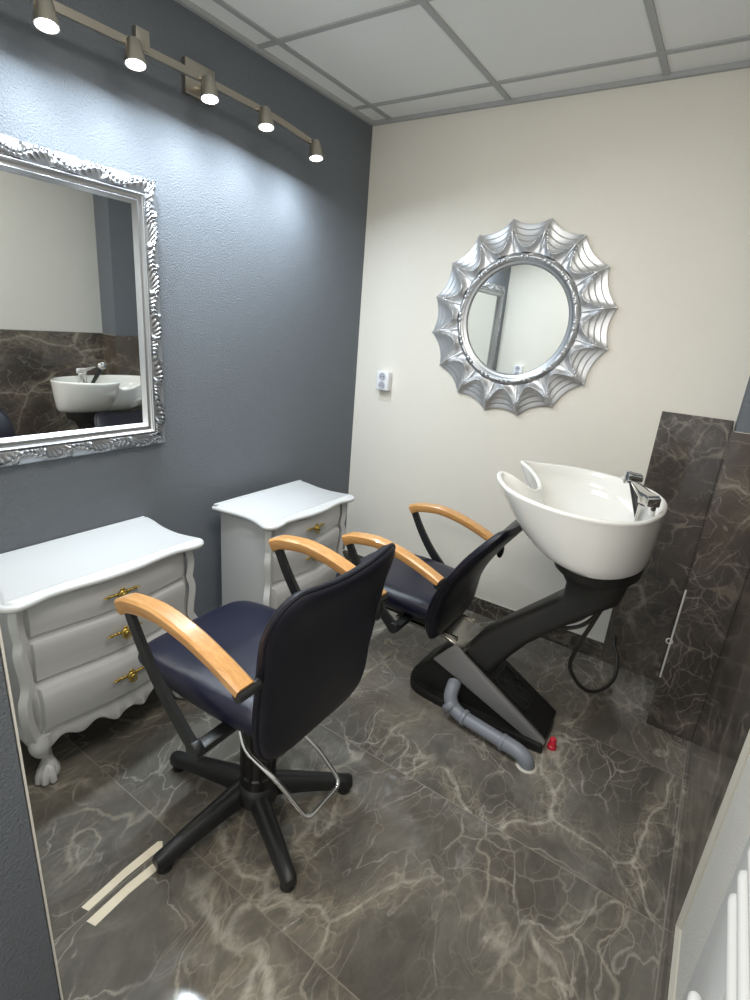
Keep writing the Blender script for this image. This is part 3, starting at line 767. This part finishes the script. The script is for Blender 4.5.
for y in LY:
    zb = curve1([(-1.79, 2.232), (-1.47, 2.243), (-1.13, 2.248), (-.83, 2.243), (-.60, 2.222)], y)
    c = Vector((.165, y, zb - .045))
    h = MB().lathe([(0, -.045), (.016, -.045), (.020, -.040), (.026, -.012), (.030, .016), (.030, .022), (.027, .022), (.0255, .014), (0, .014)], 28, ll(c), aim).build('lamp_head', M['nickel'], L0)
    MB().tube([ll((.128, y, zb)), ll(c - aim * .042)], .006, 10).build('stem', M['nickel'], h)
    MB().lathe([(0, .0145), (.0255, .0145), (.0255, .019), (.018, .0215), (0, .022)], 28, ll(c), aim).build('lens', M['led'], h)
    ld = bpy.data.lights.new('spot', 'SPOT'); ld.energy = 11; ld.color = (.82, .92, 1.0); ld.spot_size = math.radians(118); ld.spot_blend = 1.0; ld.shadow_soft_size = .02
    lo = bpy.data.objects.new('spot_light', ld); COL.objects.link(lo); lo.location = c + aim * .028
    lo.rotation_euler = Vector((-.10, 0, -1)).to_track_quat('-Z', 'Y').to_euler()
    ad = bpy.data.lights.new('lens_glow', 'AREA'); ad.shape = 'DISK'; ad.size = .05; ad.energy = 3.9; ad.color = (.80, .91, 1.0)
    ao = bpy.data.objects.new('lens_light', ad); COL.objects.link(ao); ao.location = c + aim * .0235; ao.rotation_euler = aim.to_track_quat('-Z', 'Y').to_euler()
MB().box(tuple(ll((.113, -1.425, 2.240))), tuple(ll((.137, -1.380, 2.292))), .002, 2).build('clip', M['nickel'], L0)

# ------------------------------------------------------------------ towel radiator on the right wall
T = thing('towel_radiator', (1.99, -2.24, .3), 'white ladder towel radiator on the plaster wall at the right edge', 'radiator')
def tl(p): return Vector(p) - Vector((1.99, -2.24, .3))
XR = 2.003
for y in (-1.930, -2.49):
    MB().box(tuple(tl((XR - .002, y - .070, .42))), tuple(tl((XR + .026, y + .070, 1.22))), .006, 2).build('side_rail', M['enamel'], T)
zz = [.50, .56, .62, .74, .93, .968, 1.005, 1.06, 1.10, 1.14]
zz = [.54, .58, .62, .742, .914, .951, .989, 1.10, 1.14, 1.18]
for z in zz:
    MB().tube([tl(p) for p in ((XR - .014, -2.52, z), (XR - .014, -2.517, z), (XR - .014, -2.50, z), (XR - .014, -1.975, z), (XR - .014, -1.965, z), (XR - .014, -1.961, z))], [.005, .0075, .0088, .0088, .0075, .004], 16).build('tube', M['enamel'], T)
for y in (-1.935, -2.49):
    for z in (.50, 1.14): MB().tube([tl((XR + .028, y, z)), tl((W + .013, y, z))], .010, 12).build('wall_bracket', M['enamel'], T)

# ------------------------------------------------------------------ tape strips on the floor
def strip(pts, label):
    P = [Vector((a, c)) for a, c in pts]
    q = tag(MB().prism([tuple(p) for p in P], lambda a, c, t: (a, c, t), .0001, .0009).build('tape_strip', M['tape'], smooth=False), label, 'tape', 'tape strips on the floor')
strip([(.765, -2.142), (.758, -2.02), (.760, -1.914), (.770, -1.905), (.787, -1.917), (.783, -2.03), (.788, -2.136)], 'cream tape strip on the marble floor, the one nearer the chest of drawers')
strip([(.808, -2.152), (.803, -2.04), (.808, -1.955), (.834, -1.952), (.830, -2.05), (.836, -2.145)], 'cream tape strip on the marble floor, the one touching the chair foot')

# ------------------------------------------------------------------ lights, world, camera
def area(name, loc_, tgt, size, e, col):
    ld = bpy.data.lights.new(name, 'AREA'); ld.shape = 'RECTANGLE'; ld.size, ld.size_y = size; ld.energy = e; ld.color = col
    o = bpy.data.objects.new(name, ld); COL.objects.link(o); o.location = loc_
    o.rotation_euler = (Vector(tgt) - Vector(loc_)).to_track_quat('-Z', 'Y').to_euler(); return o
area('ceiling_panel_light', (1.30, -1.75, 2.485), (1.30, -1.75, 0), (.60, .60), 19, (1.0, .955, .88))
area('hall_light', (1.5, -3.3, 2.45), (1.4, -1.6, .6), (.9, .6), 25, (1.0, .945, .87))
w = bpy.data.worlds.new('room_ambience'); SC.world = w; w.use_nodes = True
w.node_tree.nodes['Background'].inputs[0].default_value = (.95, .97, 1.0, 1); w.node_tree.nodes['Background'].inputs[1].default_value = 1.0

cd = bpy.data.cameras.new('camera'); cam = bpy.data.objects.new('camera', cd); COL.objects.link(cam); SC.camera = cam
Rw = [[0.8265408428943201, 0.5572860789978269, 0.07913571369978706], [-0.2383852365290655, 0.21921289168841873, 0.9461068581944552], [0.5099046126801839, -0.8008607458683622, 0.31403718202569936]]
m = Matrix(((Rw[0][0], Rw[1][0], Rw[2][0], 1.842), (Rw[0][1], Rw[1][1], Rw[2][1], -2.571), (Rw[0][2], Rw[1][2], Rw[2][2], 1.5), (0, 0, 0, 1)))
cam.matrix_world = m
cd.sensor_fit = 'VERTICAL'; cd.sensor_height = 36; cd.lens = 36 * 520.1286 / 1000; cd.clip_start = .02
vs = SC.view_settings; vs.view_transform = 'Standard'; vs.look = 'None'; vs.gamma = 1; vs.use_curve_mapping = False; vs.exposure = 0.07
